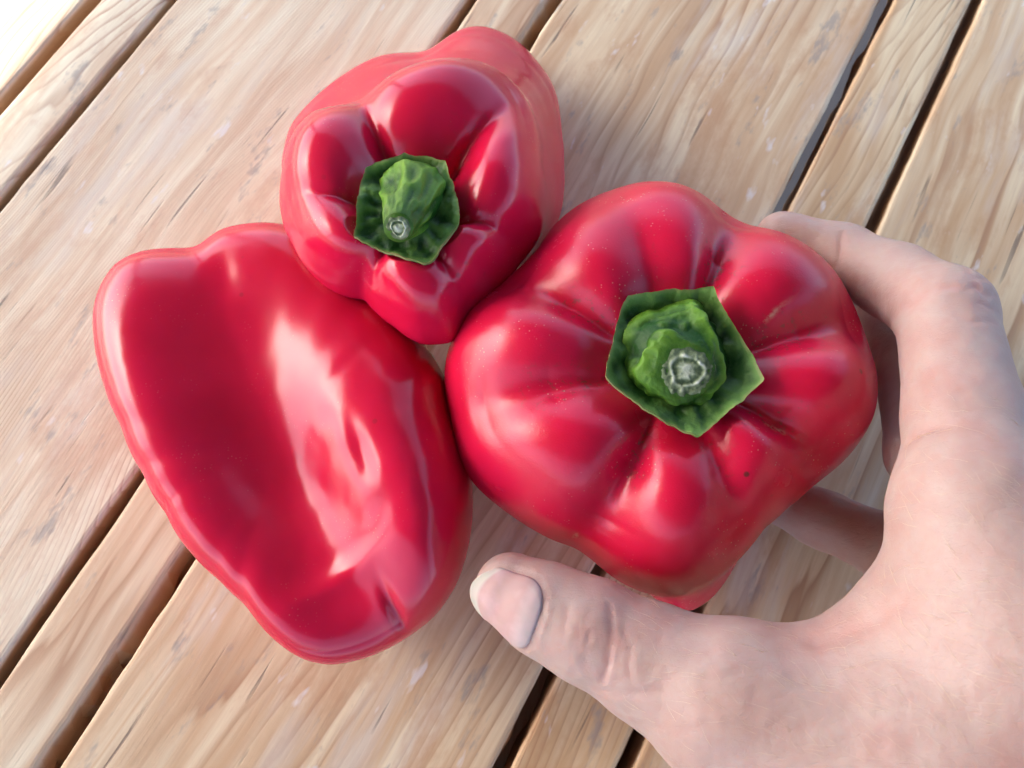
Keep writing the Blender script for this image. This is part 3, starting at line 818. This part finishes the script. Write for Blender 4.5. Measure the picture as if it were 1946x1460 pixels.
def thumbnail():
    b2 = BVHTree.FromPolygons([tuple(v) for v in HV], [tuple(map(int, q)) for q in HQ])
    A, B = Vector(chains['thumb'][0][:3]), Vector(chains['thumb'][2][:3])
    ax = (A - B).normalized()
    view = (EYE - A).normalized()
    nrm = (view - ax * view.dot(ax)).normalized()
    bt = ax.cross(nrm)                                # towards one side of the thumb
    lowside = (at(930, 1200, 46) - at(960, 1120, 46)).normalized()
    if bt.dot(lowside) < 0: bt = -bt
    tilt = R(26)
    n0 = nrm * math.cos(tilt) + bt * math.sin(tilt); b0 = bt * math.cos(tilt) - nrm * math.sin(tilt)
    S0, S1 = -0.0100, 0.0070                          # along the axis, from the cuticle to the free edge
    ns, na = 40, 36
    V, T = [], []
    for i in range(ns):
        s = i / (ns - 1)
        half = R(2) + R(50) * (1 - max(0, (.38 - s) / .38) ** 2.4) ** .5 * (1 - 0.06 * s)
        for j in range(na):
            a = -1 + 2 * j / (na - 1)
            al = a * half
            ss = S0 + (S1 - S0) * s - 0.0042 * max(0, s - .45) / .55 * (a * a)
            base = A + ax * ss
            d = n0 * math.cos(al) + b0 * math.sin(al)
            far = base + d * 0.03
            hit = b2.ray_cast(far, -d)
            rad = 0.0086
            if hit[0] is not None and (hit[0] - base).length < 0.0125: rad = (hit[0] - base).dot(d)
            if ss > 0:                                # past the round tip the plate runs on straight
                rad = max(rad, 0.0080 * (1 - 0.16 * (ss / S1) ** 2))
            edge = min(1 - abs(a), s * 1.2) 
            lift = -0.0005 + 0.0006 * min(1, edge / 0.16) ** .6 if s < .8 else -0.0005 + 0.0006 * min(1, (1 - abs(a)) / 0.10)
            V.append(base + d * (rad + lift)); T.append(s)
    F = [(i * na + j, i * na + j + 1, (i + 1) * na + j + 1, (i + 1) * na + j) for i in range(ns - 1) for j in range(na - 1)]
    edge_loop = [V[j] for j in range(na)] + [V[i * na + na - 1] for i in range(int(ns * .8))]
    rim = [V[i * na] for i in range(int(ns * .8))][::-1] + edge_loop
    return V, F, T, np.array([tuple(p) for p in rim])
NV, NF, NTONE, NRIM = thumbnail()
best = np.full(len(HV), 1.0)
for a_, b_ in zip(NRIM[:-1], NRIM[1:]):
    d_ = b_ - a_; L2_ = (d_ * d_).sum() + 1e-14
    t_ = np.clip(((HV - a_) @ d_) / L2_, 0, 1)
    best = np.minimum(best, np.linalg.norm(HV - a_ - t_[:, None] * d_, axis=1))
flush = flush + 0.35 * np.exp(-(best / 0.0012) ** 2)
NB = BVHTree.FromPolygons([tuple(v) for v in NV], NF)
inside = np.zeros(len(HV))
for i_ in np.nonzero(best < 0.02)[0]:
    h_ = NB.find_nearest(Vector(HV[i_]), 0.0016)
    if h_[0] is not None: inside[i_] = 1
HN = vnormals(HV, HQ)
HV = HV + HN * (0.00042 * np.exp(-((best - 0.0009) / 0.0007) ** 2) * (1 - inside) - 0.00030 * inside)[:, None]
hand = mesh_obj('hand', HV, HQ, M_skin)
hand['label'] = 'pale bare right hand curled round the large pepper, thumb in front'
hand['category'] = 'hand'
set_tone(hand, flush, 'flush')

nail = mesh_obj('thumbnail', NV, NF, M_nail, hand)
nail.location = (0, 0, 0)
set_tone(nail, np.array(NTONE))
md = nail.modifiers.new('thickness', 'SOLIDIFY'); md.thickness = 0.0004; md.offset = -1

# fine fair hairs on the back of the hand
t = NT('fair_hair'); t.set(Base_Color=(0.62, 0.47, 0.32, 1), Roughness=0.5)
rng = np.random.RandomState(4)
hv, hf = [], []
hb = BVHTree.FromPolygons([tuple(v) for v in HV], [tuple(map(int, q)) for q in HQ])
for _ in range(420):
    px, py = rng.uniform(1180, 1946), rng.uniform(760, 1460)
    h_ = hb.ray_cast(EYE, px_dir(px, py))
    if h_[0] is None or h_[0].z < 0.05: continue
    n_ = h_[1]; n_ = n_ if n_.z > 0 else -n_
    d_ = Vector((-0.55 + rng.uniform(-.35, .35), 0.35 + rng.uniform(-.4, .4), 0)); d_ = (d_ - n_ * d_.dot(n_)).normalized()
    sd = d_.cross(n_).normalized(); L_ = rng.uniform(0.002, 0.0055); r_ = 0.00003
    b0_ = len(hv)
    for k_ in range(4):
        f_ = k_ / 3
        p_ = h_[0] + d_ * (L_ * f_) + n_ * (0.0012 * f_ * (1.25 - f_)) + sd * (0.0006 * f_ * f_ * rng.uniform(-1, 1))
        rr_ = r_ * (1 - 0.8 * f_)
        hv += [p_ + sd * rr_, p_ - sd * rr_ * .5 + n_ * rr_, p_ - sd * rr_ * .5 - n_ * rr_]
        if k_: hf += [(b0_ + 3 * k_ - 3 + m_, b0_ + 3 * k_ - 3 + (m_ + 1) % 3, b0_ + 3 * k_ + (m_ + 1) % 3, b0_ + 3 * k_ + m_) for m_ in range(3)]
hair = mesh_obj('hair', hv, hf, t.m, hand)
hair.location = (0, 0, 0)
hair['kind'] = 'stuff'
